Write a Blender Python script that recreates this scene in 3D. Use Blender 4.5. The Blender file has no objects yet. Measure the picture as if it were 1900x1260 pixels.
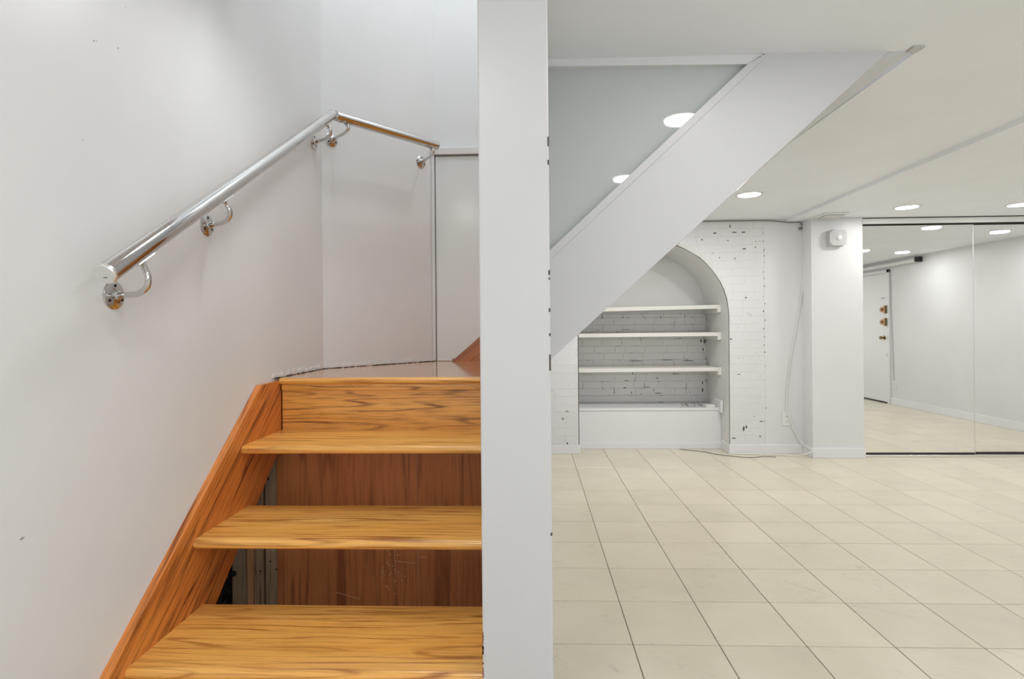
import bpy, bmesh, math, random
from mathutils import Vector, Matrix
random.seed(7)
S = bpy.context.scene
C = S.collection
PI = math.pi

# ------------------------------------------------------------------ camera
FPX = 1030.0
phi = math.atan(36 / FPX); rho = math.radians(0.5)
cam_d = bpy.data.cameras.new('camera'); cam = bpy.data.objects.new('camera', cam_d); C.objects.link(cam)
cam_d.sensor_width = 36.0; cam_d.sensor_fit = 'HORIZONTAL'
cam_d.lens = 36.0 * FPX / 1900; cam_d.shift_y = -20.6 / 1900; cam_d.clip_start = 0.02
F = Vector((-math.sin(phi), math.cos(phi), 0)); R0 = Vector((math.cos(phi), math.sin(phi), 0)); Z = Vector((0, 0, 1))
Rv = R0 * math.cos(rho) - Z * math.sin(rho); Uv = Z * math.cos(rho) + R0 * math.sin(rho)
cam.matrix_world = Matrix(((Rv.x, Uv.x, -F.x, 0), (Rv.y, Uv.y, -F.y, 0), (Rv.z, Uv.z, -F.z, 1.187), (0, 0, 0, 1)))
S.camera = cam

# ------------------------------------------------------------------ world, light level, exposure
W = bpy.data.worlds.new('world'); S.world = W; W.use_nodes = True
W.node_tree.nodes['Background'].inputs[0].default_value = (0.93, 0.96, 1.0, 1)
W.node_tree.nodes['Background'].inputs[1].default_value = 1.85
S.view_settings.view_transform = 'Standard'; S.view_settings.look = 'None'
S.view_settings.gamma = 1.0; S.view_settings.use_curve_mapping = False
S.view_settings.exposure = 0.0
LAMP_W = 4.2
LAMP_COL = (1.0, 0.99, 0.98)

# ------------------------------------------------------------------ helpers
def link(o, parent=None):
    C.objects.link(o)
    if parent: o.parent = parent
    return o
def obj(name, bm, mat, parent=None, smooth=False):
    me = bpy.data.meshes.new(name)
    bmesh.ops.recalc_face_normals(bm, faces=bm.faces[:])
    bm.to_mesh(me); bm.free()
    if mat: me.materials.append(mat)
    if smooth:
        for p in me.polygons: p.use_smooth = True
        try: me.set_sharp_from_angle(angle=math.radians(40))
        except Exception: pass
    o = bpy.data.objects.new(name, me)
    return link(o, parent)
def tag(o, label=None, cat=None, group=None, kind=None):
    if label: o['label'] = label
    if cat: o['category'] = cat
    if group: o['group'] = group
    if kind: o['kind'] = kind
    return o
def thing(name, label, cat, loc=(0, 0, 0), group=None):
    o = bpy.data.objects.new(name, None); o.empty_display_size = 0.05
    link(o); o.location = loc
    bpy.context.view_layer.update()
    return tag(o, label, cat, group)
def part(name, bm, mat, root, smooth=False, label=None, kind=None):
    """mesh given in world coordinates, stored relative to the root"""
    off = Vector((0, 0, 0)); r = root
    while r is not None:
        off += r.location; r = r.parent
    if off.length: bmesh.ops.translate(bm, verts=bm.verts[:], vec=-off)
    o = obj(name, bm, mat, root, smooth)
    return tag(o, label, None, None, kind)
def struct(name, bm, mat, parent=None, smooth=False, label=None, cat=None):
    o = obj(name, bm, mat, parent, smooth)
    if not parent: o['kind'] = 'structure'
    return tag(o, label, cat)
def box(bm, x0, x1, y0, y1, z0, z1, bev=0.0, seg=1):
    vs = [bm.verts.new((x, y, z)) for z in (z0, z1) for y in (y0, y1) for x in (x0, x1)]
    fs = [(0, 2, 3, 1), (4, 5, 7, 6), (0, 1, 5, 4), (2, 6, 7, 3), (0, 4, 6, 2), (1, 3, 7, 5)]
    fl = [bm.faces.new([vs[i] for i in f]) for f in fs]
    if bev > 0:
        es = set(e for f in fl for e in f.edges)
        bmesh.ops.bevel(bm, geom=list(es), offset=bev, segments=seg, affect='EDGES', profile=0.6)
    return bm
def B(*a, **k): return box(bmesh.new(), *a, **k)
def prism(bm, pts, ax, a, b):
    def m(p, t):
        return {'X': (t, p[0], p[1]), 'Y': (p[0], t, p[1]), 'Z': (p[0], p[1], t)}[ax]
    A = [bm.verts.new(m(p, a)) for p in pts]; Bv = [bm.verts.new(m(p, b)) for p in pts]
    bm.faces.new(A); bm.faces.new(Bv[::-1])
    n = len(pts)
    for i in range(n): bm.faces.new((A[i], A[(i + 1) % n], Bv[(i + 1) % n], Bv[i]))
    return bm
def P(*a): return prism(bmesh.new(), *a)
def frame(t):
    t = t.normalized(); h = Vector((0, 0, 1)) if abs(t.z) < 0.95 else Vector((1, 0, 0))
    a = t.cross(h).normalized(); return a, t.cross(a).normalized()
def tube(bm, pts, r, seg=16, caps=True):
    pts = [Vector(p) for p in pts]; n = len(pts); rings = []
    a = None
    for i, p in enumerate(pts):
        t = (pts[min(i + 1, n - 1)] - pts[max(i - 1, 0)]).normalized()
        if a is None: a, b = frame(t)
        else:
            a = (a - t * a.dot(t)).normalized(); b = t.cross(a)
        rr = r[i] if isinstance(r, (list, tuple)) else r
        rings.append([bm.verts.new(p + (a * math.cos(2 * PI * k / seg) + b * math.sin(2 * PI * k / seg)) * rr) for k in range(seg)])
    for i in range(n - 1):
        for k in range(seg):
            bm.faces.new((rings[i][k], rings[i][(k + 1) % seg], rings[i + 1][(k + 1) % seg], rings[i + 1][k]))
    if caps: bm.faces.new(rings[0]); bm.faces.new(rings[-1][::-1])
    return bm
def T(*a, **k): return tube(bmesh.new(), *a, **k)
def lathe(bm, c, axis, prof, seg=32):
    """prof: (radius, height along axis)"""
    c = Vector(c); ax = Vector(axis).normalized(); a, b = frame(ax); rings = []
    for r, h in prof:
        rings.append([bm.verts.new(c + ax * h + (a * math.cos(2 * PI * k / seg) + b * math.sin(2 * PI * k / seg)) * max(r, 1e-5)) for k in range(seg)])
    for i in range(len(rings) - 1):
        for k in range(seg):
            bm.faces.new((rings[i][k], rings[i][(k + 1) % seg], rings[i + 1][(k + 1) % seg], rings[i + 1][k]))
    bm.faces.new(rings[0]); bm.faces.new(rings[-1][::-1])
    return bm
def spline(pts, n=8):
    pts = [Vector(p) for p in pts]; out = []
    for i in range(len(pts) - 1):
        p0 = pts[max(i - 1, 0)]; p1 = pts[i]; p2 = pts[i + 1]; p3 = pts[min(i + 2, len(pts) - 1)]
        for k in range(n):
            t = k / n
            out.append(0.5 * ((2 * p1) + (p2 - p0) * t + (2 * p0 - 5 * p1 + 4 * p2 - p3) * t * t + (3 * p1 - p0 - 3 * p2 + p3) * t ** 3))
    out.append(pts[-1]); return out

# ------------------------------------------------------------------ materials
def newmat(name, rough=0.5, metal=0.0, col=(0.8, 0.8, 0.8), spec=None, coat=0.0):
    m = bpy.data.materials.new(name); m.use_nodes = True
    b = m.node_tree.nodes['Principled BSDF']
    b.inputs['Base Color'].default_value = (*col, 1); b.inputs['Roughness'].default_value = rough
    b.inputs['Metallic'].default_value = metal
    if spec is not None: b.inputs['Specular IOR Level'].default_value = spec
    if coat: b.inputs['Coat Weight'].default_value = coat; b.inputs['Coat Roughness'].default_value = 0.08
    return m, m.node_tree, b
def N(nt, t, **k):
    n = nt.nodes.new(t)
    for a, v in k.items(): setattr(n, a, v)
    return n
def ramp(nt, stops, src, interp='LINEAR'):
    r = N(nt, 'ShaderNodeValToRGB'); r.color_ramp.interpolation = interp
    while len(r.color_ramp.elements) < len(stops): r.color_ramp.elements.new(0.5)
    for e, (p, c) in zip(r.color_ramp.elements, stops):
        e.position = p; e.color = (*c, 1) if len(c) == 3 else c
    nt.links.new(src, r.inputs[0]); return r.outputs[0]
def mix(nt, fac, a, b, mode='MIX'):
    n = N(nt, 'ShaderNodeMix', data_type='RGBA', blend_type=mode)
    for i, v in ((0, fac), (6, a), (7, b)):
        if hasattr(v, 'links') or hasattr(v, 'is_linked'): nt.links.new(v, n.inputs[i])
        elif isinstance(v, tuple): n.inputs[i].default_value = (*v, 1)
        else: n.inputs[i].default_value = v
    return n.outputs[2]
def noise(nt, vec, scale, detail=4, rough=0.55, dist=0.0):
    n = N(nt, 'ShaderNodeTexNoise'); n.inputs['Scale'].default_value = scale; n.inputs['Detail'].default_value = detail
    n.inputs['Roughness'].default_value = rough; n.inputs['Distortion'].default_value = dist
    if vec is not None: nt.links.new(vec, n.inputs['Vector'])
    return n.outputs[0]
def bump(nt, b, h, strength=0.1, dist=0.002):
    n = N(nt, 'ShaderNodeBump'); n.inputs['Strength'].default_value = strength; n.inputs['Distance'].default_value = dist
    nt.links.new(h, n.inputs['Height']); nt.links.new(n.outputs[0], b.inputs['Normal'])
def objvec(nt, rot=(0, 0, 0), scale=(1, 1, 1), rnd=0.0):
    tc = N(nt, 'ShaderNodeTexCoord'); mp = N(nt, 'ShaderNodeMapping')
    mp.inputs['Rotation'].default_value = rot
    src = tc.outputs['Object']
    if rnd:
        oi = N(nt, 'ShaderNodeObjectInfo'); mu = N(nt, 'ShaderNodeMath', operation='MULTIPLY'); mu.inputs[1].default_value = rnd
        nt.links.new(oi.outputs['Random'], mu.inputs[0])
        ad = N(nt, 'ShaderNodeVectorMath', operation='ADD')
        nt.links.new(src, ad.inputs[0]); nt.links.new(mu.outputs[0], ad.inputs[1]); src = ad.outputs[0]
    nt.links.new(src, mp.inputs['Vector'])
    m2 = N(nt, 'ShaderNodeMapping'); m2.inputs['Scale'].default_value = scale
    nt.links.new(mp.outputs[0], m2.inputs['Vector'])
    return m2.outputs[0]

def paint(name, col, rough=0.45, var=0.03, bs=0.08, spots=0.0):
    m, nt, b = newmat(name, rough, col=col)
    v = objvec(nt)
    c = ramp(nt, [(0.3, tuple(x * (1 - var) for x in col)), (0.7, tuple(min(1, x * (1 + var)) for x in col))], noise(nt, v, 1.7, 5))
    if spots:
        s = ramp(nt, [(spots, (0, 0, 0)), (spots + 0.02, (1, 1, 1))], noise(nt, v, 38, 2, 0.5))
        c = mix(nt, s, c, (0.12, 0.11, 0.095))
    nt.links.new(c, b.inputs['Base Color'])
    bump(nt, b, noise(nt, v, 45, 6, 0.6), bs, 0.002)
    return m
M = {}
M['wall'] = paint('white_wall_paint', (0.745, 0.75, 0.755), 0.42)
M['stairwall'] = paint('stair_wall_paint', (0.84, 0.87, 0.885), 0.38)
M['ceil'] = paint('ceiling_paint', (0.90, 0.92, 0.955), 0.6)
M['trim'] = paint('trim_gloss_paint', (0.80, 0.815, 0.82), 0.3, 0.02, 0.04)
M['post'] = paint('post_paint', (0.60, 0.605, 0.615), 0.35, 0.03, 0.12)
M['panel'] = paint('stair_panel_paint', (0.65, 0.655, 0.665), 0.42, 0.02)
M['shelf'] = paint('shelf_paint', (0.84, 0.82, 0.77), 0.45)
M['brick'] = paint('painted_brick', (0.80, 0.80, 0.785), 0.5, 0.05, 0.5, 0.735)
M['brick_front'] = paint('painted_front_brick', (0.75, 0.755, 0.755), 0.45, 0.03, 0.4, 0.735)
M['nichewall'] = paint('niche_plaster', (0.78, 0.775, 0.76), 0.5, 0.05, 0.4)
# painted mortar with flaked dark joints
def mortar(name, lo, hi):
    m, nt, b = newmat(name, 0.75)
    v = objvec(nt)
    s = ramp(nt, [(lo, (0, 0, 0)), (hi, (1, 1, 1))], noise(nt, v, 9, 6, 0.65))
    c = mix(nt, s, (0.76, 0.755, 0.735), (0.16, 0.145, 0.12))
    nt.links.new(c, b.inputs['Base Color']); bump(nt, b, noise(nt, v, 90, 4), 0.5, 0.003)
    return m
M['mortar'] = mortar('painted_mortar', 0.56, 0.62)
M['mortar_front'] = mortar('painted_mortar_front', 0.66, 0.70)
def simple(name, col, rough=0.5, metal=0.0, spec=None, coat=0.0): return newmat(name, rough, metal, col, spec, coat)[0]
M['steel'] = simple('polished_steel', (0.62, 0.605, 0.59), 0.07, 1.0)
M['cap'] = simple('brushed_steel_cap', (0.80, 0.79, 0.77), 0.32, 1.0)
M['screw'] = simple('dark_screw_socket', (0.05, 0.045, 0.04), 0.4, 0.6)
M['dark'] = simple('dark_gap', (0.035, 0.03, 0.025), 0.9)
M['chip'] = simple('chipped_paint_dark', (0.10, 0.09, 0.08), 0.9)
M['caulk'] = simple('white_caulk', (0.85, 0.85, 0.85), 0.6)
M['mirror'] = simple('mirror_silver', (0.90, 0.915, 0.905), 0.012, 1.0)
M['alu'] = simple('satin_aluminium', (0.78, 0.78, 0.77), 0.3, 1.0)
M['fascia'] = simple('glossy_white_fascia', (0.80, 0.80, 0.79), 0.06, 0.0, 0.7)
M['plastic'] = simple('white_plastic', (0.80, 0.80, 0.79), 0.35)
M['plasticg'] = simple('pale_grey_plastic', (0.55, 0.55, 0.545), 0.4)
M['cable'] = simple('white_cable', (0.78, 0.76, 0.73), 0.4)
M['cableg'] = simple('grey_cable', (0.22, 0.21, 0.19), 0.6)
M['brass'] = simple('aged_brass', (0.36, 0.17, 0.07), 0.35, 0.7)
M['knob'] = simple('dark_brass', (0.24, 0.15, 0.07), 0.3, 0.9)
M['ink'] = simple('dark_lettering', (0.06, 0.06, 0.06), 0.6)
M['doorp'] = paint('door_paint', (0.83, 0.83, 0.82), 0.3, 0.01, 0.03)
M['glassgrey'] = simple('grey_back_painted_glass', (0.55, 0.58, 0.575), 0.03, 0.0, 0.5)
M['glasswhite'] = simple('white_satin_glass', (0.82, 0.86, 0.85), 0.20, 0.0, 0.6)
M['glassedge'] = simple('glass_edge', (0.20, 0.23, 0.20), 0.3)
m, nt, b = newmat('lamp_lens', 0.3, col=(1, 1, 1)); b.inputs['Emission Color'].default_value = (1, 0.985, 0.96, 1); b.inputs['Emission Strength'].default_value = 18.0
M['lens'] = m
M['grout'] = paint('brown_grout', (0.25, 0.22, 0.17), 0.9, 0.1, 0.2)
# marble look ceramic tile
m, nt, b = newmat('cream_marble_tile', 0.28, spec=0.45)
v = objvec(nt, rnd=37.0)
base = ramp(nt, [(0.3, (0.70, 0.635, 0.50)), (0.7, (0.76, 0.695, 0.555))], noise(nt, v, 3, 4))
vv = objvec(nt, rot=(0, 0, 0.6), scale=(1.2, 4.5, 1), rnd=37.0)
vein = noise(nt, vv, 2.6, 7, 0.62, 1.3)
l = ramp(nt, [(0.485, (0, 0, 0)), (0.50, (1, 1, 1)), (0.515, (0, 0, 0))], vein)
mask = ramp(nt, [(0.52, (0, 0, 0)), (0.66, (1, 1, 1))], noise(nt, v, 5, 3))
cm = mix(nt, mask, (0, 0, 0), l)
half = N(nt, 'ShaderNodeMath', operation='MULTIPLY'); half.inputs[1].default_value = 0.38
nt.links.new(cm, half.inputs[0]); half.inputs[1].default_value = 0.6
base = mix(nt, half.outputs[0], base, (0.44, 0.39, 0.31))
sm = ramp(nt, [(0.5, (0, 0, 0)), (0.8, (0.35, 0.35, 0.35))], noise(nt, vv, 1.5, 5))
base = mix(nt, sm, base, (0.60, 0.55, 0.45))
oi = N(nt, 'ShaderNodeObjectInfo')
tv = ramp(nt, [(0, (0.955, 0.955, 0.955)), (1, (1.04, 1.04, 1.04))], oi.outputs['Random'])
base = mix(nt, 1.0, base, tv, 'MULTIPLY')
nt.links.new(base, b.inputs['Base Color'])
M['tile'] = m

def wood(name, light, mid, dark, rot, line=0.75, rough=0.28, coat=0.3, figure=1.0, scale=1.0, rnd=9.0, k_=9.0):
    """grain runs along local X after the rotation"""
    m, nt, b = newmat(name, rough, coat=coat)
    v = objvec(nt, rot, (0.7 * scale, 7 * scale, 7 * scale), rnd)
    # broad tone
    tone = noise(nt, v, 1.0, 5, 0.6, 0.6)
    c = ramp(nt, [(0.25, mid), (0.5, tuple(0.5 * (a + q) for a, q in zip(light, mid))), (0.72, light)], tone)
    # growth rings: contour lines of a stretched noise field
    v1 = objvec(nt, rot, (0.55 * scale, 9 * scale, 9 * scale), rnd)
    field = noise(nt, v1, 1.0, 3, 0.45, 0.35 * figure)
    mu = N(nt, 'ShaderNodeMath', operation='MULTIPLY'); mu.inputs[1].default_value = k_
    nt.links.new(field, mu.inputs[0])
    pp = N(nt, 'ShaderNodeMath', operation='PINGPONG'); pp.inputs[1].default_value = 0.5
    nt.links.new(mu.outputs[0], pp.inputs[0])
    l1 = ramp(nt, [(0.0, (1, 1, 1)), (0.07, (0.7, 0.7, 0.7)), (0.16, (0.12, 0.12, 0.12)), (0.5, (0, 0, 0))], pp.outputs[0])
    brk = ramp(nt, [(0.36, (0.1, 0.1, 0.1)), (0.60, (1, 1, 1))], noise(nt, objvec(nt, rot, (2.5 * scale, 14 * scale, 14 * scale), rnd), 1.3, 4))
    l1 = mix(nt, 1.0, l1, brk, 'MULTIPLY')
    k = N(nt, 'ShaderNodeMath', operation='MULTIPLY'); k.inputs[1].default_value = line
    nt.links.new(l1, k.inputs[0]); c = mix(nt, k.outputs[0], c, dark)
    # fine pores
    v2 = objvec(nt, rot, (5 * scale, 150 * scale, 150 * scale), rnd)
    pr = ramp(nt, [(0.50, (0, 0, 0)), (0.72, (1, 1, 1))], noise(nt, v2, 1.0, 3, 0.6))
    k2 = N(nt, 'ShaderNodeMath', operation='MULTIPLY'); k2.inputs[1].default_value = 0.6 * line
    nt.links.new(pr, k2.inputs[0]); c = mix(nt, k2.outputs[0], c, dark)
    nt.links.new(c, b.inputs['Base Color'])
    bump(nt, b, pr, 0.12, 0.0008)
    return m
SL = math.atan(0.84)
OAK = ((0.97, 0.57, 0.16), (0.90, 0.42, 0.085), (0.36, 0.11, 0.018))
M['tread'] = wood('oak_tread', *OAK, (0, 0, 0), 0.95, k_=12.0)
M['riser'] = wood('oak_riser', (0.92, 0.49, 0.12), (0.78, 0.33, 0.06), (0.20, 0.06, 0.012), (0, 0, 0), 1.0, 0.35, 0.15, 0.4, 1.5, 9.0, 10.0)
M['landing'] = wood('landing_oak', (0.66, 0.33, 0.13), (0.52, 0.22, 0.075), (0.24, 0.08, 0.025), (0, 0, 0), 0.35, 0.14, 0.6)
M['stringer'] = wood('red_oak_stringer', (0.84, 0.31, 0.065), (0.66, 0.185, 0.032), (0.13, 0.022, 0.004), (-SL, 0, -PI / 2), 1.0, 0.3, 0.3, 0.8, 1.1)
M['backstringer'] = wood('back_oak_stringer', (0.60, 0.22, 0.05), (0.44, 0.13, 0.025), (0.13, 0.03, 0.007), (0, SL, 0), 0.9, 0.3, 0.3, 0.8)
M['ply'] = wood('brown_plywood', (0.78, 0.30, 0.10), (0.60, 0.20, 0.062), (0.22, 0.055, 0.015), (0, PI / 2, 0), 0.7, 0.5, 0.0, 1.3, 0.8)
M['stud'] = wood('raw_grey_timber', (0.62, 0.46, 0.30), (0.42, 0.29, 0.18), (0.10, 0.055, 0.03), (0, PI / 2, 0), 0.7, 0.8, 0.0, 1.0, 1.2)
M['batten'] = wood('raw_pine_batten', (0.85, 0.50, 0.25), (0.70, 0.36, 0.16), (0.2, 0.07, 0.02), (0, PI / 2, 0), 0.5, 0.7, 0.0)
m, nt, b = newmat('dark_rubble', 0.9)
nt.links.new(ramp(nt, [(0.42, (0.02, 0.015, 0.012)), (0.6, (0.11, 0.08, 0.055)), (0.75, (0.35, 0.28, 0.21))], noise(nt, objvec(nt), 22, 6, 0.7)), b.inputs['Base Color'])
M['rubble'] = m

# ------------------------------------------------------------------ key dimensions
CZ, CZ2 = 2.18, 2.155          # ceiling left / right of the crease
XL = -0.96                     # left stair wall
YN, YB = 2.055, 3.08           # front plane of upper flight, back wall of the stairwell
XR = 5.40
Y0 = -2.5
LZ = 1.008                     # landing height
CREASE = 2.37

# ------------------------------------------------------------------ floor
bm = B(-1.5, 5.6, Y0 - 0.1, 6.0, -0.1, -0.003)
floor = struct('floor', bm, M['grout'], label='cream marble-look ceramic tiles laid in a straight grid')
TX, TY, TX0, TY0 = 0.32, 0.3305, 0.05, 2.092
def tile_bm(x0, x1, y0, y1, bm=None):
    g = 0.0018
    return box(bm or bmesh.new(), x0 + g, x1 - g, y0 + g, y1 - g, -0.009, 0.0, 0.0012)
full = None
def yfar(xc):
    if xc < 0.43: return 5.25
    if xc < 1.84: return 5.47
    if xc < 2.5: return 5.25
    return 5.20
for i in range(17):
    for j in range(-5, 11):
        x0 = TX0 + TX * i; x1 = min(x0 + TX, XR); y0 = TY0 + TY * j; y1 = y0 + TY
        lim = yfar(0.5 * (x0 + x1))
        if y0 > lim - 0.03: continue
        y1 = min(y1, lim)
        if x1 - x0 > TX - 1e-4 and y1 - y0 > TY - 1e-4:
            if full is None:
                t = obj('tile', tile_bm(0, TX, 0, TY), M['tile'], floor); full = t.data
            else:
                t = link(bpy.data.objects.new('tile', full), floor)
            t.location = (x0, y0, 0)
        else:
            t = obj('tile', tile_bm(0, x1 - x0, 0, y1 - y0), M['tile'], floor); t.location = (x0, y0, 0)
bm = bmesh.new()
for i in range(-4, 17):
    for j in range(-14, 2):
        x0 = TX0 + TX * i; y0 = TY0 + TY * j
        if j >= -5 and i >= 0: continue
        if y0 > 1.1 or y0 < Y0: continue
        x1 = min(x0 + TX, XR); x0 = max(x0, XL)
        if x1 - x0 < 0.02: continue
        tile_bm(x0, x1, y0, y0 + TY, bm)
o = obj('distant_tile', bm, M['tile'], floor); tag(o, kind='stuff')

# ------------------------------------------------------------------ ceiling
ST = 1.58
bm = P([(XL, Y0), (CREASE, Y0), (CREASE, 6.0), (-0.112, 6.0), (-0.112, YB + 0.03), (1.41, YB + 0.03), (1.41, YN + 0.01), (-0.112, YN + 0.01), (-0.112, ST), (XL, ST)], 'Z', CZ, CZ + 0.2)
struct('ceiling', bm, M['ceil'], label='flat white ceiling above the stairs and the brick alcove')
struct('ceiling_lowered', B(CREASE, XR + 0.1, Y0, 6.0, CZ2, CZ + 0.2), M['ceil'], label='slightly lower white ceiling section towards the mirrored doors')

# ------------------------------------------------------------------ stairwell walls
bm = P([(Y0, 0), (0.9, 0), (2.0, 0.87), (2.04, 0.985), (2.53, 0.985), (2.53, 4.8), (Y0, 4.8)], 'X', XL - 0.03, XL)
struct('wall_left', bm, M['stairwall'], label='pale grey wall beside the wooden stairs')
bm = P([(XL, 2.53), (-0.538, YB), (-0.538 - 0.03, YB + 0.02), (XL - 0.03, 2.545)], 'Z', 0.985, 4.8)
struct('wall_corner', bm, M['stairwall'], label='angled pale wall at the turn of the stairs')
bm = P([(-0.55, 0.985), (0.03, 0.985), (1.44, 2.20), (1.44, 4.8), (-0.55, 4.8)], 'Y', YB, YB + 0.06)
struct('wall_back', bm, M['stairwall'])
bm = bmesh.new()                                   # upper shaft closing the stairwell above the ceiling
box(bm, -0.112, 1.45, YN + 0.05, YN + 0.09, CZ + 0.2, 4.8)
box(bm, 1.41, 1.45, YN, YB, CZ + 0.2, 4.8)
box(bm, -0.112, -0.07, ST, YN + 0.05, CZ + 0.2, 4.8)
box(bm, XL, -0.07, ST - 0.04, ST, CZ + 0.2, 4.8)
struct('wall_shaft', bm, M['stairwall'])
struct('ceiling_shaft', B(XL - 0.03, 1.45, ST - 0.04, YB + 0.06, 4.8, 4.86), M['ceil'])
# partition end seen as a white post
bm = B(-0.112, 0.041, 1.2, YN + 0.046, 0, CZ, 0.004, 2)
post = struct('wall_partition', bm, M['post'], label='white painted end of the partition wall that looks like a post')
bm = bmesh.new()
for z, dz, dx in ((1.312, 0.010, 0.0014), (1.296, 0.004, 0.0012), (1.23, 0.008, 0.0012), (1.176, 0.006, 0.001), (1.13, 0.035, 0.0012), (0.745, 0.006, 0.0015), (1.60, 0.02, 0.0008), (1.55, 0.01, 0.001)):
    box(bm, 0.041 - 0.0022 - dx, 0.0414, 1.1996, 1.2036, z - dz, z)
tag(obj('chipped_edge', bm, M['chip'], post), kind='stuff')
bm = bmesh.new()
for k in range(26):
    z = 0.40 + random.random() * 0.14; w = 0.001 + random.random() * 0.003
    box(bm, -0.1125, -0.111 + w * 0.5, 1.1996, 1.2036, z, z + 0.002 + random.random() * 0.006)
tag(obj('worn_edge', bm, simple('reddish_worn_edge', (0.32, 0.12, 0.09), 0.8), post), kind='stuff')
# room side wall continuing behind the partition
bm = B(-0.10, 0.041, YN + 0.047, YB, 0, 0.972); box(bm, 0.023, 0.041, YN + 0.047, YB, 0.972, 1.06)
struct('wall_under_stairs', bm, M['wall'])
struct('wall_side', B(-0.16, 0.041, YB + 0.001, 5.9, 0, CZ), M['wall'])

# cavity behind the stringer
bm = bmesh.new()
nx, nz = 46, 46
vs = [[bm.verts.new((-1.42 + 0.46 * i / nx, 2.20 - 0.035 * random.random(), 1.0 * k / nz)) for i in range(nx + 1)] for k in range(nz + 1)]
for k in range(nz):
    for i in range(nx): bm.faces.new((vs[k][i], vs[k][i + 1], vs[k + 1][i + 1], vs[k + 1][i]))
box(bm, -1.46, -1.42, 0.5, 2.25, 0, 1.0); box(bm, -1.46, -0.9, 2.22, 2.28, 0, 1.0); box(bm, -1.46, XL - 0.03, 0.48, 0.52, 0, 1.0)
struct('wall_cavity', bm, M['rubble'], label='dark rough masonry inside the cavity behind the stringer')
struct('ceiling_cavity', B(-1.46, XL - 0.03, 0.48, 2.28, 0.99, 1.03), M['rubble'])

# ------------------------------------------------------------------ far wall with arched niche
AX0, AX1 = 0.437, 1.845
AC, AR = 0.5 * (AX0 + AX1), 0.5 * (AX1 - AX0)
ASP = 1.285
FY, FB = 5.25, 5.90
arc = [(AC - AR * math.cos(PI * k / 28), ASP + AR * math.sin(PI * k / 28)) for k in range(29)]
rr = random.Random(3)
arc = [(x + rr.uniform(-.004, .004), z + rr.uniform(-.004, .004)) for x, z in arc]
out = [(-0.16, 0), (AX0, 0)] + arc + [(AX1, 0), (2.56, 0), (2.56, 2.2), (-0.16, 2.2)]
far = struct('wall_far', P(out, 'Y', FY, FB), M['mortar_front'], label='white painted wall with exposed brick around an arched niche')
niche = struct('wall_niche', B(AX0 - 0.02, AX1 + 0.02, FB, FB + 0.08, 0, 2.1), M['mortar'], label='recessed back of the arched niche, painted brick')
# smooth plaster skins
sk = P([(2.17, 0), (2.56, 0), (2.56, 2.2), (2.17, 2.2)] , 'Y', FY - 0.0020, FY + 0.001)
tag(obj('plaster_skin', sk, M['wall'], far))
# barrel of the arch and jambs, plastered
bm = bmesh.new()
ins = 0.006
prof = [(AX0 + ins, 0.39)] + [(AC - (AR - ins) * math.cos(PI * k / 28), ASP + (AR - ins) * math.sin(PI * k / 28)) for k in range(29)] + [(AX1 - ins, 0.0)]
prof[0] = (AX0 + ins, 0.0)
ny = 14; grid = []
for i, (x, z) in enumerate(prof):
    row = []
    for j in range(ny + 1):
        d = rr.uniform(-0.004, 0.004) if 0 < j < ny else 0
        nxv = (AC - x); nzv = (ASP - z) if z > ASP else 0; L = math.hypot(nxv, nzv) or 1
        row.append(bm.verts.new((x + nxv / L * d, FY + 0.001 + (FB - FY - 0.001) * j / ny, z + nzv / L * d)))
    grid.append(row)
for i in range(len(prof) - 1):
    for j in range(ny): bm.faces.new((grid[i][j], grid[i + 1][j], grid[i + 1][j + 1], grid[i][j + 1]))
tag(obj('arch_lining', bm, M['nichewall'], far, True))
# upper plaster in the niche back
bm = P([(AX0 + 0.01, 1.33)] + [(x, z) for x, z in arc if z > 1.33] + [(AX1 - 0.01, 1.33)], 'Y', FB - 0.005, FB + 0.001)
tag(obj('plaster_skin', bm, M['nichewall'], niche))

# bricks
def brick(x0, x1, z0, z1, yface, proud, parent, rnd, mat='brick', shave=None):
    b_ = bmesh.new(); box(b_, x0, x1, yface - proud, yface + 0.004, z0, z1)
    es = [e for e in b_.edges if all(v.co.y < yface for v in e.verts)]
    bmesh.ops.bevel(b_, geom=es, offset=min(0.0035, proud * 0.9), segments=1, affect='EDGES')
    for v_ in b_.verts:
        v_.co.x += rnd.uniform(-.0012, .0012); v_.co.z += rnd.uniform(-.0012, .0012); v_.co.y += rnd.uniform(-.0006, .0006)
    return obj('brick', b_, M[mat], parent)
CO = 0.0745; BL = 0.215
def courses(x0, x1, z0, z1, yface, parent, gap, proud, seed, inside=None):
    r = random.Random(seed); k = 0; z = z0
    while z < z1 - 0.02:
        zt = min(z + CO, z1); x = x0 - (BL / 2 if k % 2 else 0) - r.uniform(0, 0.02)
        while x < x1 - 0.01:
            L_ = BL * (0.52 if r.random() < 0.14 else 1) * r.uniform(0.95, 1.04)
            a, b_ = max(x, x0), min(x + L_, x1)
            if b_ - a > 0.03 and (inside is None or inside(a, b_, z, zt)):
                if inside is not None:
                    lims = inside(a, b_, z, zt)
                    if isinstance(lims, tuple): a, b_ = lims
                if b_ - a > 0.03:
                    brick(a + gap / 2, b_ - gap / 2, z + gap / 2, zt - gap / 2, yface, proud * r.uniform(0.75, 1.15), parent, r, 'brick' if yface > 5.5 else 'brick_front')
            x += L_
        z += CO; k += 1
courses(AX0 + 0.01, AX1 - 0.01, 0.47, 1.33, FB, niche, 0.005, 0.004, 11)
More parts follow.
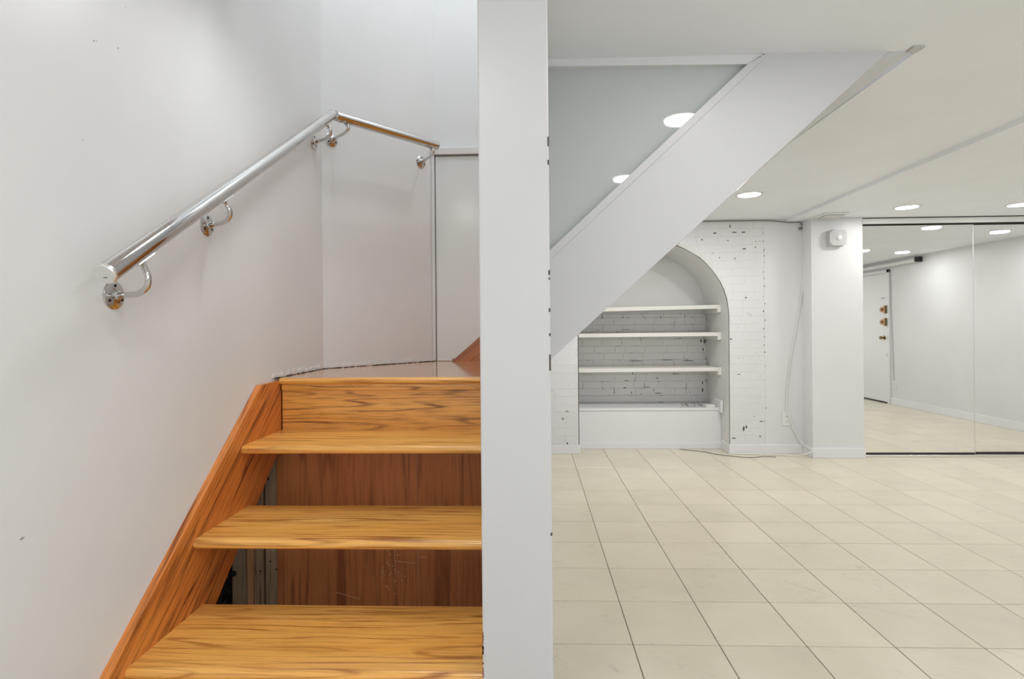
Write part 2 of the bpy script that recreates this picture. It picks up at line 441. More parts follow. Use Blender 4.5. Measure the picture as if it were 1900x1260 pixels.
# ledge course at the foot of the niche back, smooth
tag(obj('ledge_course', B(AX0, AX1, FB - 0.008, FB, 0.40, 0.466, 0.002), M['nichewall'], niche))
courses(-0.11, AX0 - 0.004, 0.09, 1.28, FY, far, 0.0022, 0.0018, 5)
def arch_in(a, b_, z0, z1):
    zz = z1 if z1 <= ASP else z0
    if z0 < ASP: e = AX1
    elif z0 - ASP >= AR: return (a, b_)
    else: e = AC + math.sqrt(AR * AR - (z0 - ASP) ** 2)
    a2 = max(a, e + 0.006)
    return (a2, b_) if b_ - a2 > 0.03 else False
courses(1.35, 2.17, 0.09, 2.17, FY, far, 0.0022, 0.0018, 8, arch_in)
# flakes and holes in the paint of the far wall
bm = bmesh.new(); r = random.Random(21)
def flake(bm, x, y, z, w, h_):
    n = 7; pts = [(x + w * 0.5 * math.cos(2 * PI * i / n) * r.uniform(.6, 1.1), z + h_ * 0.5 * math.sin(2 * PI * i / n) * r.uniform(.6, 1.1)) for i in range(n)]
    prism(bm, pts, 'Y', y - 0.001, y + 0.001)
yf = FY - 0.0025
for z in [0.30, 0.42, 1.02, 1.09, 1.17, 1.24, 1.33, 1.40, 1.47, 1.55, 1.63, 1.70, 1.78, 1.84, 1.90, 1.98, 2.05, 0.95, 0.82]:
    flake(bm, 2.168 + r.uniform(-.008, .008), yf, z + r.uniform(-.01, .01), r.uniform(.005, .011), r.uniform(.008, .022))
for x, z, w, h_ in ((1.90, 2.065, .06, .012), (1.72, 2.06, .035, .012), (1.98, 2.065, .04, .014), (1.86, 2.12, .01, .04), (1.99, 1.91, .045, .014), (2.0, 1.455, .025, .014),
                  (1.97, 0.235, .02, .05), (1.995, 0.25, .016, .03), (2.12, 0.16, .014, .02), (1.93, 0.74, .03, .01), (1.86, 1.07, .02, .012), (2.13, 0.30, .04, .012), (1.88, 0.145, .05, .012),
                  (1.60, 2.0, .015, .02), (1.84, 1.99, .016, .012), (1.76, 1.83, .012, .012), (1.90, 1.82, .014, .012), (0.385, 1.105, .014, .03), (0.33, 0.40, .04, .008), (0.29, 0.33, .018, .02), (0.33, 0.10, .014, .02)):
    flake(bm, x, yf, z, w, h_)
tag(obj('paint_flake', bm, M['chip'], far), kind='stuff')
bm = bmesh.new()
for x, z, w, h_ in ((1.06, .70, .01, .05), (1.00, .625, .10, .010), (1.32, .65, .06, .012), (1.33, .615, .012, .03), (1.05, .50, .014, .05), (.98, .55, .06, .012), (1.15, .48, .03, .012), (1.22, .555, .09, .012), (1.28, .525, .012, .05),
                    (1.33, .492, .12, .010), (1.78, 1.04, .03, .06), (1.80, .95, .02, .06), (1.79, .60, .02, .05), (1.79, .52, .022, .07), (1.66, .50, .03, .012), (.75, .53, .03, .012), (.62, .69, .012, .02), (1.42, .84, .20, .010), (1.1, .832, .25, .009),
                    (1.20, 1.28, .012, .012), (1.36, 1.29, .012, .04), (1.0, 1.165, .14, .008), (1.65, .83, .2, .012), (.70, 1.16, .05, .008), (1.55, 1.09, .014, .014)):
    flake(bm, x, FB - 0.0045, z, w * 0.75, h_ * 0.7)
tag(obj('paint_flake', bm, M['chip'], niche), kind='stuff')
# box under the niche
bm = bmesh.new(); box(bm, AX0 + 0.006, AX1 - 0.006, 5.47, FB, 0, 0.395, 0.004)
nb = struct('trim_niche_base', bm, M['trim'], label='white boxed ledge filling the bottom of the arched niche')
tag(obj('ledge_lip', B(AX0 + 0.006, AX1 - 0.02, 5.462, 5.49, 0.372, 0.398, 0.003), M['trim'], nb))
tag(obj('ledge_upstand', B(AX1 - 0.035, AX1 - 0.008, 5.40, 5.60, 0.36, 0.475, 0.004), M['trim'], nb))
def baseboard(name, x0, x1, y0, y1, h_=0.075, lab=None):
    bm = bmesh.new(); box(bm, x0, x1, y0, y1, 0, h_, 0.004, 2); return struct(name, bm, M['trim'], label=lab)
baseboard('baseboard_niche', AX0, AX1 - 0.002, 5.455, 5.471, 0.06)
bb = bmesh.new(); box(bb, -0.112, AX0 + 0.012, FY - 0.018, FY, 0, 0.085, 0.004, 2); box(bb, AX0 - 0.002, AX0 + 0.012, FY, 5.46, 0, 0.085, 0.003)
struct('baseboard_pier', bb, M['trim'])
bb = bmesh.new(); box(bb, AX1 - 0.014, 2.52, FY - 0.018, FY, 0, 0.09, 0.004, 2); box(bb, AX1 - 0.014, AX1 + 0.002, FY, 5.46, 0, 0.085, 0.003)
struct('baseboard_far', bb, M['trim'])
# column
struct('wall_column', B(2.517, 2.968, 5.075, 5.35, 0, CZ2, 0.004, 2), M['wall'], label='white boxed column between the brick wall and mirrored doors')
bb = bmesh.new(); box(bb, 2.512, 2.975, 5.061, 5.075, 0, 0.092, 0.004, 2); box(bb, 2.506, 2.517, 5.066, FY - 0.018, 0, 0.092, 0.003)
struct('baseboard_column', bb, M['trim'])
struct('wall_closet', B(2.96, XR + 0.05, 5.32, 5.36, 0, CZ2), M['wall'])
# right wall, unseen rear wall; its big window opening is added to admit light
rw = struct('wall_right', B(XR, XR + 0.06, Y0, 5.36, 0, CZ2), M['wall'], label='long plain white wall seen in the mirrored doors')
baseboard('baseboard_right', XR - 0.014, XR, 1.72, 5.12, 0.10)
bm = bmesh.new(); WX0, WX1, WZ0, WZ1 = -0.85, 5.0, 0.25, 2.08
box(bm, XL, XR, Y0 - 0.06, Y0, 0, WZ0); box(bm, XL, XR, Y0 - 0.06, Y0, WZ1, CZ); box(bm, XL, WX0, Y0 - 0.06, Y0, WZ0, WZ1); box(bm, WX1, XR, Y0 - 0.06, Y0, WZ0, WZ1)
struct('wall_rear', bm, M['wall'])
bm = bmesh.new()
for k in range(5):
    xx = WX0 + (WX1 - WX0) * k / 4; box(bm, xx - 0.02, xx + 0.02, Y0 - 0.05, Y0 - 0.01, WZ0, WZ1)
box(bm, WX0, WX1, Y0 - 0.05, Y0 - 0.01, WZ0 - 0.0, WZ0 + 0.04); box(bm, WX0, WX1, Y0 - 0.05, Y0 - 0.01, WZ1 - 0.04, WZ1)
struct('added_window_1', bm, M['trim'])  # frame of the added window that lets in sky light behind the camera

# ------------------------------------------------------------------ staircase
stair = thing('staircase', 'orange oak quarter-turn staircase with open treads and white diagonal side panel', 'staircase', (-0.5, 1.2, 0))
NOSE = [(0.982, 0.207), (1.242, 0.411), (1.502, 0.609), (1.76, 0.814)]
TH = 0.027
for y, z in NOSE:
    pr = [(y + 0.0135 + 0.0135 * math.cos(a), z - 0.0135 + 0.0135 * math.sin(a)) for a in [PI / 2 + PI * k / 8 for k in range(9)]]
    pr = pr + [(y + 0.303, z - TH), (y + 0.303, z)]
    bm = P(pr, 'X', -0.939, -0.1)
    part('tread', bm, M['tread'], stair, True)
# landing with its nosing strip
lp = [(-0.939, 2.062), (-0.939, 2.07), (XL + 0.001, 2.07), (XL + 0.001, 2.53), (-0.538, YB - 0.001), (0.02, YB - 0.001), (0.02, 2.062)]
part('landing', P(lp, 'Z', 0.978, LZ), M['landing'], stair)
pr = [(2.03 + 0.011 + 0.011 * math.cos(a), LZ - 0.011 + 0.011 * math.sin(a)) for a in [PI / 2 + PI * k / 8 for k in range(9)]] + [(2.062, LZ - 0.022), (2.062, LZ + 0.0003)]
pr[0] = (pr[0][0], LZ + 0.0003)
part('nosing', P(pr, 'X', -0.939, -0.1), M['tread'], stair, True)
part('cove_moulding', B(-0.935, -0.1, 2.041, 2.052, 0.962, 0.987, 0.004, 2), M['riser'], stair, True)
part('riser', B(-0.936, -0.1, 2.05, 2.068, 0.80, 0.984, 0.001), M['riser'], stair)
# side stringer
U = lambda y: 0.422 + 0.813 * (y - 1.192)
Lw = lambda y: 0.371 + 0.866 * (y - 1.598)
sp = [(0.70, 0.0), (1.17, 0.0), (2.049, Lw(2.049)), (2.049, 1.0), (1.899, 0.997), (0.70, U(0.70))]
bm = P(sp, 'X', XL, -0.939)
part('stringer', bm, M['stringer'], stair)
# plywood back of the open risers, in two sheets
part('plywood_sheet', B(-0.977, -0.4385, 2.085, 2.097, 0.0, 0.975), M['ply'], stair)
part('plywood_sheet', B(-0.4365, -0.105, 2.085, 2.097, 0.0, 0.975), M['ply'], stair)
bm = bmesh.new()
for (x0, z0, x1, z1) in ((-.525, .31, -.440, .302), (-.525, .35, -.522, .26), (-.436, .36, -.434, .12), (-.434, .325, -.405, .325), (-.75, .19, -.66, .165), (-.57, .29, -.575, .24)):
    tube(bm, [(x0, 2.0845, z0), (x1, 2.0845, z1)], 0.0007, 4)
rs = random.Random(5)
for k in range(46):
    x = -.53 + rs.gauss(0, .022); z = .25 + rs.gauss(0, .035); box(bm, x, x + rs.uniform(.001, .004), 2.0843, 2.0852, z, z + rs.uniform(.001, .005))
part('glue_mark', bm, simple('pale_glue_marks', (0.85, 0.66, 0.46), 0.6), stair, kind='stuff')
# studs in the cavity
def stud(x0, x1, y0, y1, mat, holes=()):
    o_ = part('stud', B(x0, x1, y0, y1, 0.0, 0.985, 0.002), M[mat], stair)
    for hx, hz, hr in holes: part('knot', lathe(bmesh.new(), (hx, y0 - 0.0006, hz), (0, 1, 0), [(hr, 0), (hr, 0.001)], 12), M['dark'], o_)
stud(-1.029, -0.979, 2.098, 2.13, 'stud', ((-0.985, .27, .004), (-1.022, .62, .010), (-1.01, .30, .0035)))
stud(-1.070, -1.036, 2.092, 2.13, 'stud', ((-1.046, .265, .004),))
stud(-1.094, -1.072, 2.082, 2.12, 'batten')
stud(-1.158, -1.098, 2.094, 2.13, 'stud', ((-1.152, .255, .012),))
# white diagonal side panel of the upper flight with the bead along its top
TZ = lambda x: 1.479 + 0.9217 * (x - 0.078)
BZ = lambda x: 1.075 + 0.9007 * (x - 0.075)
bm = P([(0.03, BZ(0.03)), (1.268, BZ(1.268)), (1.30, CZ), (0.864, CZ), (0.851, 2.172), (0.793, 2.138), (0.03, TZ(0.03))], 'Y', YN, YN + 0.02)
sidep = part('side_panel', bm, M['panel'], stair, label='wide white painted diagonal panel closing the side of the upper flight')
bm = P([(0.03, TZ(0.03) + .002), (0.03, TZ(0.03) - 0.034), (0.835, TZ(0.835) - 0.034), (0.851, 2.172), (0.793, 2.140)], 'Y', YN - 0.007, YN + 0.001)
part('bead_strip', bm, M['panel'], sidep)
# plaster soffit below the upper flight
bm = bmesh.new(); SY = YN + 0.021
q = [(0.0, SY, BZ(0.0) + .002), (1.268, SY, BZ(1.268) + .001), (1.385, SY - 0.021, CZ), (0.0, YB + .02, 0.935), (1.41, YB + .02, 2.18)]
lo = [bm.verts.new(p) for p in q]; hi = [bm.verts.new((p[0], p[1], p[2] + 0.025)) for p in q]
for f in ((0, 3, 4, 1), (1, 4, 2)):
    bm.faces.new([lo[i] for i in f]); bm.faces.new([hi[i] for i in f][::-1])
for a, b_ in ((0, 1), (1, 2), (2, 4), (4, 3), (3, 0)): bm.faces.new((lo[a], lo[b_], hi[b_], hi[a]))
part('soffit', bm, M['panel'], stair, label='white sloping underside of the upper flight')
part('corner_tab', B(1.365, 1.405, 2.02, 2.06, 2.172, 2.181), M['plasticg'], stair)
# upper flight treads and risers
for k in range(6):
    x = -0.19 + 0.222 * k; z = LZ + 0.2 * (k + 1)
    part('riser', B(x + 0.02, x + 0.036, 2.10, YB - 0.004, z - 0.2, z - 0.026), M['riser'], stair)
    part('tread', B(x, x + 0.262, 2.10, YB - 0.004, z - 0.026, z, 0.008, 2), M['tread'], stair)
part('stringer', P([(-0.44, LZ), (-0.08, LZ), (1.20, 2.17), (0.88, 2.17)], 'Y', YB - 0.02, YB - 0.0005), M['backstringer'], stair)
part('toe_strip', B(-0.535, -0.44, YB - 0.012, YB - 0.0005, LZ, LZ + 0.014, 0.003), M['trim'], stair)

part('filler_board', B(-0.172, -0.10, 2.102, 2.118, LZ, 1.183), M['riser'], stair)
# header trim, glass panels, ledges
struct('trim_1', P([(-0.06, 2.157), (0.80, 2.145), (0.851, 2.178), (0.851, CZ + 0.01), (-0.06, CZ + 0.01)], 'Y', YN + 0.001, YN + 0.045), M['trim'], label='white trim strip along the top of the grey glass panel')
g = obj('glass_panel', P([(0.0, TZ(0.0) - 0.03), (0.82, TZ(0.82) - 0.03), (0.86, 2.176), (0.0, 2.176)], 'Y', YN + 0.024, YN + 0.034), M['glassgrey'])
tag(g, 'triangular grey glass panel between the white post and the diagonal stair panel', 'glass panel')
g2 = thing('wall_panel', 'tall glossy white panel fixed on the wall behind the landing, left of the white post', 'panel', (-0.36, YB - 0.01, 1.02))
part('sheet', B(-0.525, 0.0, YB - 0.010, YB - 0.002, 1.022, 2.145), M['glasswhite'], g2)
bm = bmesh.new(); box(bm, -0.5305, -0.525, YB - 0.012, YB - 0.001, 1.01, 2.152); box(bm, -0.5305, 0.0, YB - 0.012, YB - 0.001, 2.145, 2.152)
part('edge_channel', bm, M['glassedge'], g2)
bm = bmesh.new(); box(bm, -0.548, -0.5305, YB - 0.020, YB - 0.001, 1.01, 2.16, 0.002)
part('corner_bead', bm, M['trim'], g2)
bm = bmesh.new(); box(bm, -0.548, 0.0, YB - 0.024, YB - 0.001, 2.153, 2.192, 0.003)
struct('trim_2', bm, M['trim'], label='white trim ledge above the glossy wall panel')

# ragged caulk along the landing
bm = bmesh.new(); bmd = bmesh.new(); rc = random.Random(9)
def along(p, q, n):
    for i in range(n):
        a = Vector(p).lerp(Vector(q), i / n); b_ = Vector(p).lerp(Vector(q), (i + 1) / n); yield a, b_
for p, q, n, nrm in (((XL, 2.02, 0), (XL, 2.53, 0), 26, (1, 0)), ((XL, 2.53, 0), (-0.545, 3.07, 0), 38, (0.79, -0.61))):
    for a, b_ in along(p, q, n):
        w = rc.uniform(0.002, 0.006); h_ = rc.uniform(0.008, 0.020)
        z0 = LZ + 0.002 + rc.uniform(0, .002)
        prism(bm, [(a.x, a.y), (b_.x, b_.y), (b_.x + nrm[0] * w, b_.y + nrm[1] * w), (a.x + nrm[0] * w, a.y + nrm[1] * w)], 'Z', z0, z0 + h_)
        if rc.random() < 0.72:
            w2 = w + rc.uniform(0.001, 0.006)
            prism(bmd, [(a.x, a.y), (b_.x, b_.y), (b_.x + nrm[0] * w2, b_.y + nrm[1] * w2), (a.x + nrm[0] * w2, a.y + nrm[1] * w2)], 'Z', LZ, LZ + rc.uniform(.001, .0035))
struct('trim_caulk', bm, M['caulk'], label='ragged white caulk where the wall meets the landing')
tag(obj('dark_crack', bmd, M['dark'], bpy.data.objects['trim_caulk']), kind='stuff')
# small nicks in the stair wall
bm = bmesh.new()
def nick(y, z, w, h_): prism(bm, [(y - w, z), (y, z - h_), (y + w, z + h_ * .3), (y, z + h_)], 'X', XL - 0.0005, XL + 0.0006)
for y, z, w, h_ in ((1.193, 1.83, .003, .002), (1.265, 1.85, .0035, .002), (1.20, 1.833, .0015, .0015), (1.16, 1.60, .002, .001), (1.01, .80, .006, .003), (1.29, 1.96, .001, .001), (1.6, 1.38, .002, .001)): nick(y, z, w, h_)
tag(obj('wall_nick', bm, simple('grey_nick', (0.42, 0.41, 0.40), 0.8), bpy.data.objects['wall_left']), kind='stuff')

# ------------------------------------------------------------------ handrails
RR = 0.0215
n2 = Vector((0.79, -0.61, 0)).normalized(); t2 = Vector((0.609, 0.793, 0)).normalized()
A0 = Vector((-0.87, 1.108, 1.306)); A1 = Vector((-0.87, 2.418, 2.134))
tA = (A1 - A0).normalized()
Bs = Vector((-0.860, 2.438, 2.138)); Be = Bs + t2 * 0.605 + Vector((0, 0, 0.018))
def bracket(root, wp, n, q, t):
    """wp: point on the wall, q: rail axis point above the arm end, n: wall normal, t: rail direction"""
    wp = Vector(wp); n = Vector(n); q = Vector(q)
    end = q - Vector((0, 0, RR + 0.001)) if abs(t.z) < 0.3 else q + (Vector((0, 0, -1)) + t * t.z).normalized() * (RR + 0.001)
    kx = (end - wp).dot(n); side = end - wp - n * kx; dz = side.z; side.z = 0
    up = Vector((0, 0, 1))
    pts = [wp + n * 0.006, wp + n * kx * 0.45 + side * 0.3, wp + n * kx * 0.80 + side * 0.55 + up * dz * 0.03, wp + n * kx * 1.08 + side * 0.8 + up * dz * 0.22,
           wp + n * kx * 1.15 + side * 0.95 + up * dz * 0.52, wp + n * kx * 1.07 + side + up * dz * 0.8, end]
    arm = part('bracket', T(spline(pts, 6), 0.0070, 14), M['steel'], root, True)
    part('base_plate', lathe(bmesh.new(), wp, n, [(0.0325, 0.0), (0.0325, 0.003), (0.029, 0.0055), (0.012, 0.0075), (0.0105, 0.016), (0.008, 0.018)], 32), M['steel'], arm, True)
    a, b_ = frame(n)
    for k in range(3):
        bm = bmesh.new()
        c = wp + (a * math.cos(k * 2 * PI / 3 + .6) + b_ * math.sin(k * 2 * PI / 3 + .6)) * 0.022 + n * 0.0045
        lathe(bm, c, n, [(0.0042, 0), (0.0042, 0.0022), (0.0036, 0.003)], 10)
        part('screw', bm, M['screw'], arm)
    # curved saddle plate under the tube
    bm = bmesh.new(); up = (q - end).normalized(); sd = t.cross(up).normalized(); rows = []
    for s in (-0.030, 0.030):
        for rad in (RR + 0.0002, RR + 0.0020):
            rows.append([bm.verts.new(q + t * s + (sd * math.sin(x) - up * math.cos(x)) * rad) for x in [(-0.75 + 1.5 * i / 8) for i in range(9)]])
    for i in range(8):
        bm.faces.new((rows[1][i], rows[1][i + 1], rows[3][i + 1], rows[3][i])); bm.faces.new((rows[0][i], rows[2][i], rows[2][i + 1], rows[0][i + 1]))
        bm.faces.new((rows[0][i], rows[0][i + 1], rows[1][i + 1], rows[1][i])); bm.faces.new((rows[2][i], rows[3][i], rows[3][i + 1], rows[2][i + 1]))
    for i in (0, 8): bm.faces.new((rows[0][i], rows[1][i], rows[3][i], rows[2][i]))
    part('saddle', bm, M['steel'], arm)
h1 = thing('handrail', 'long sloping polished steel handrail on the wall left of the stairs', 'handrail', (-0.87, 1.7, 1.5))
part('tube', T([A0, A0.lerp(A1, .5), A1], RR, 48), M['steel'], h1, True)
part('end_cap', lathe(bmesh.new(), A0, -tA, [(RR + 0.0006, -0.004), (RR + 0.0006, 0.002), (RR - 0.002, 0.0045), (0.001, 0.0052)], 48), M['cap'], h1, True, label='satin grey end cap')
cpn = -tA; ca, cb = frame(cpn)
bm = bmesh.new()
for k in range(3):
    c = A0 + cpn * 0.0054 + ca * (-0.002 + 0.0028 * k) + cb * (0.006 if cb.z < 0 else -0.006); lathe(bm, c, cpn, [(0.0010, -0.001), (0.0010, 0.0004)], 8)
part('stamped_mark', bm, M['ink'], h1)
part('end_cap', lathe(bmesh.new(), A1, tA, [(RR + 0.0006, -0.004), (RR + 0.0006, 0.002), (RR - 0.002, 0.004), (0.001, 0.0045)], 48), M['steel'], h1, True)
def onA(y): return A0 + (A1 - A0) * ((y - A0.y) / (A1.y - A0.y))
for yw, zw, yr in ((1.243, 1.271, 1.200), (1.612, 1.500, 1.538), (2.43, 2.02, 2.345)):
    bracket(h1, (XL, yw, zw), (1, 0, 0), onA(yr), tA)
h2 = thing('handrail', 'short level polished steel handrail on the angled wall above the landing', 'handrail', (-0.7, 2.65, 2.1))
tB = (Be - Bs).normalized()
part('tube', T([Bs, Bs.lerp(Be, .5), Be], RR, 48), M['steel'], h2, True)
for p_, d_ in ((Bs, -tB), (Be, tB)):
    part('end_cap', lathe(bmesh.new(), p_, d_, [(RR + 0.0006, -0.004), (RR + 0.0006, 0.001), (RR - 0.002, 0.0035), (0.001, 0.004)], 48), M['steel'], h2, True)
def wallpt(s, z):  # point on the angled wall
    return Vector((XL, 2.53, 0)) + t2 * s + Vector((0, 0, z))
nn = Vector((t2.y, -t2.x, 0))
bracket(h2, wallpt(0.05, 2.078), nn, Bs + tB * 0.05, tB)
bracket(h2, wallpt(0.600, 2.098), nn, Be - tB * 0.045, tB)

# ------------------------------------------------------------------ niche shelves
labs = ('top shelf board inside the arched brick niche', 'middle shelf board inside the arched brick niche', 'lowest of the three shelf boards inside the arched brick niche')
for i, (z, dz) in enumerate(((1.378, 0.022), (1.128, 0.004), (0.784, 0.006))):
    s = thing('shelf', 'cream painted ' + labs[i], 'shelf', (AC, 5.47, z), 'shelves in the niche')
    bm = box(bmesh.new(), AX0 + 0.014, AX1 - 0.022, 5.47, FB - 0.012, z - 0.037, z, 0.003, 2)
    for v_ in bm.verts: v_.co.z += dz * (v_.co.x - AX0) / (AX1 - AX0) - (0.004 if i == 2 else 0) * (v_.co.y > 5.6)
    part('board', bm, M['shelf'], s)
    part('cleat', B(AX1 - 0.036, AX1 - 0.012, 5.455, FB - 0.03, z + dz - 0.075, z + dz - 0.036, 0.002), M['shelf'], s)
    part('cleat', B(AX0 + 0.008, AX0 + 0.03, 5.52, FB - 0.03, z - 0.075, z - 0.037, 0.002), M['shelf'], s)
    part('end_block', B(AX1 - 0.028, AX1 - 0.008, 5.452, 5.47, z + dz - 0.07, z + dz + 0.002, 0.002), M['shelf'], s)
# debris on the ledge
o = obj('wood_offcut', B(1.70, 1.79, 5.49, 5.56, 0.396, 0.422, 0.003), M['shelf']); tag(o, 'small white block lying at the right end of the niche ledge', 'block')
bm = bmesh.new(); rd = random.Random(4)
for k in range(34):
    x = rd.uniform(1.50, 1.72); y = rd.uniform(5.55, 5.80); a = rd.uniform(0, PI); L_ = rd.uniform(.006, .035)
    tube(bm, [(x, y, .3985), (x + math.cos(a) * L_, y + math.sin(a) * L_ * .4, .3985 + rd.uniform(0, .003))], rd.uniform(.001, .0025), 5)
tag(obj('debris', bm, simple('brown_debris', (0.13, 0.10, 0.06), 0.9)), 'scatter of dark plaster crumbs on the right end of niche ledge', 'debris', kind='stuff')

# ------------------------------------------------------------------ fixtures on the far side
def outlet(x, y, z, label, axis='Y'):
    o_ = thing('wall_outlet', label, 'outlet', (x, y, z))
    def bx_(dx0, dx1, d0, d1, z0, z1, bv=0.0):
        if axis == 'Y': return B(x + dx0, x + dx1, y - d1, y - d0, z + z0, z + z1, bev=bv)
        return B(x - d1, x - d0, y + dx0, y + dx1, z + z0, z + z1, bev=bv)
    part('cover_plate', bx_(-0.038, 0.038, 0, 0.006, -0.062, 0.062, 0.002), M['plastic'], o_)
    for s in (0.020, -0.028):
        f_ = part('socket', bx_(-0.017, 0.017, 0.006, 0.008, s - 0.014, s + 0.016, 0.0005), M['plastic'], o_)
        part('slot', bx_(-0.008, -0.005, 0.0078, 0.0085, s - 0.002, s + 0.008), M['ink'], f_)
        part('slot', bx_(0.005, 0.008, 0.0078, 0.0085, s - 0.002, s + 0.008), M['ink'], f_)
outlet(2.36, FY - 0.0045, 0.325, 'white double wall outlet low on the plaster between brick pier and column')
c = obj('cable', T(spline([(2.535, 5.225, 2.12), (2.53, 5.232, 1.95), (2.525, 5.238, 1.62), (2.47, 5.236, 1.25), (2.395, 5.236, 0.85), (2.362, 5.236, 0.55), (2.362, 5.228, 0.36)], 8), 0.0045, 8), M['cable'], None, True)
tag(c, 'thin white cable sagging down the plaster wall from ceiling corner to outlet', 'cable')
c = obj('cable', T(spline([(2.375, 5.225, 0.35), (2.42, 5.22, 0.22), (2.48, 5.20, 0.11), (2.503, 5.12, 0.075), (2.49, 5.05, 0.06), (2.40, 5.10, 0.02), (2.2, 5.18, 0.0065), (2.0, 5.21, 0.0065), (1.86, 5.215, 0.0065)], 8), 0.0055, 8), M['cable'], None, True)
tag(c, 'white cable running from the outlet down to the floor and along the baseboard', 'cable')
c = obj('cable', T(spline([(1.42, 5.42, 0.004), (1.60, 5.33, 0.004), (1.72, 5.20, 0.004), (1.85, 5.12, 0.004), (1.97, 5.08, 0.004), (2.1, 5.12, 0.004), (2.2, 5.10, 0.004)], 8), 0.0032, 6), M['cableg'], None, True)
tag(c, 'thin dark wire lying on the floor tiles before the brick niche', 'wire')
c = obj('cable', T(spline([(1.3, 5.238, 2.170), (1.9, 5.238, 2.170), (2.2, 5.238, 2.168), (2.33, 5.236, 2.155), (2.42, 5.236, 2.147), (2.50, 5.236, 2.147), (2.508, 5.232, 2.12)], 8), 0.005, 6), M['cableg'], None, True)
tag(c, 'dark grey cable along the top of the brick wall under the ceiling', 'cable')
c = obj('wall_anchor', lathe(bmesh.new(), (2.50, 5.243, 2.09), (0, -1, 0), [(0.013, 0), (0.013, .012), (.008, .02), (.003, .024)], 16), M['cableg'], None, True)
tag(c, 'small dark knob at the upper corner of the plaster wall', 'anchor')
# alarm sensor
al = thing('alarm_sensor', 'square white alarm siren with a round button, high on the white column', 'alarm', (2.725, 5.075, 1.965))
part('back_plate', B(2.648, 2.80, 5.068, 5.075, 1.895, 2.035, 0.003), M['plasticg'], al)
bm = bmesh.new()
def rrect(x0, x1, z0, z1, r_, n=6):
    pts = []
    for cx, cz, a0 in ((x1 - r_, z1 - r_, 0), (x0 + r_, z1 - r_, PI / 2), (x0 + r_, z0 + r_, PI), (x1 - r_, z0 + r_, 3 * PI / 2)):
        pts += [(cx + r_ * math.cos(a0 + PI / 2 * k / n), cz + r_ * math.sin(a0 + PI / 2 * k / n)) for k in range(n + 1)]
    return pts
prism(bm, rrect(2.652, 2.80, 1.898, 2.038, 0.028), 'Y', 5.020, 5.068)
es = [e for e in bm.edges if all(abs(v_.co.y - 5.020) < 1e-5 for v_ in e.verts)]
bmesh.ops.bevel(bm, geom=es, offset=0.008, segments=3, affect='EDGES')
part('housing', bm, M['plasticg'], al, True)
part('button', lathe(bmesh.new(), (2.735, 5.020, 1.968), (0, -1, 0), [(0.024, -0.001), (0.024, 0.004), (0.019, 0.008), (0.001, 0.009)], 32), M['plastic'], al, True)
# ceiling register
cv = thing('ceiling_vent', 'small white square ceiling vent in front of the white column', 'vent', (2.62, 4.95, CZ2))
part('frame', B(2.52, 2.73, 4.84, 5.05, CZ2 - 0.012, CZ2, 0.003), M['plastic'], cv)
part('grille', B(2.55, 2.70, 4.87, 5.02, CZ2 - 0.018, CZ2 - 0.011, 0.002), M['plasticg'], cv)
for k in range(5):
    part('louvre', B(2.552, 2.698, 4.885 + 0.026 * k, 4.897 + 0.026 * k, CZ2 - 0.024, CZ2 - 0.017), M['plastic'], cv)
# mirrored sliding doors
def mdoor(x0, x1, y, label):
    d = thing('mirror_door', label, 'door', (0.5 * (x0 + x1), y, 0.03), 'mirrored sliding closet doors')
    part('mirror_pane', B(x0 + 0.006, x1 - 0.006, y, y + 0.005, 0.035, 2.083), M['mirror'], d)
    part('backing', B(x0 + 0.004, x1 - 0.004, y + 0.0052, y + 0.018, 0.03, 2.086), M['plasticg'], d)
    for a, b_ in ((x0, x0 + 0.007), (x1 - 0.007, x1)): part('stile', B(a, b_, y - 0.004, y + 0.018, 0.03, 2.086, 0.001), M['alu'], d)
    part('bottom_rail', B(x0 + 0.007, x1 - 0.007, y - 0.003, y + 0.0185, 0.022, 0.036), M['screw'], d)
mdoor(2.992, 3.975, 5.13, 'left mirrored sliding door right beside the white column')
mdoor(3.955, 4.945, 5.155, 'second mirrored sliding door at the right edge of the picture')
mdoor(4.925, 5.40, 5.13, 'narrow third mirrored sliding door against the right-hand wall')
struct('trim_3', B(2.970, XR, 5.10, 5.20, 0.0, 0.020, 0.002), M['alu'], label='floor track of the mirrored doors')
fa = struct('trim_4', B(2.985, XR, 5.10, 5.112, 2.098, 2.146, 0.002), M['fascia'], label='glossy white fascia above the mirrored doors')
obj('fascia_gap', B(2.975, XR, 5.115, 5.20, 2.092, CZ2), M['dark'], fa)
struct('trim_5', B(2.968, 2.990, 5.112, 5.16, 0.02, CZ2), M['trim'])

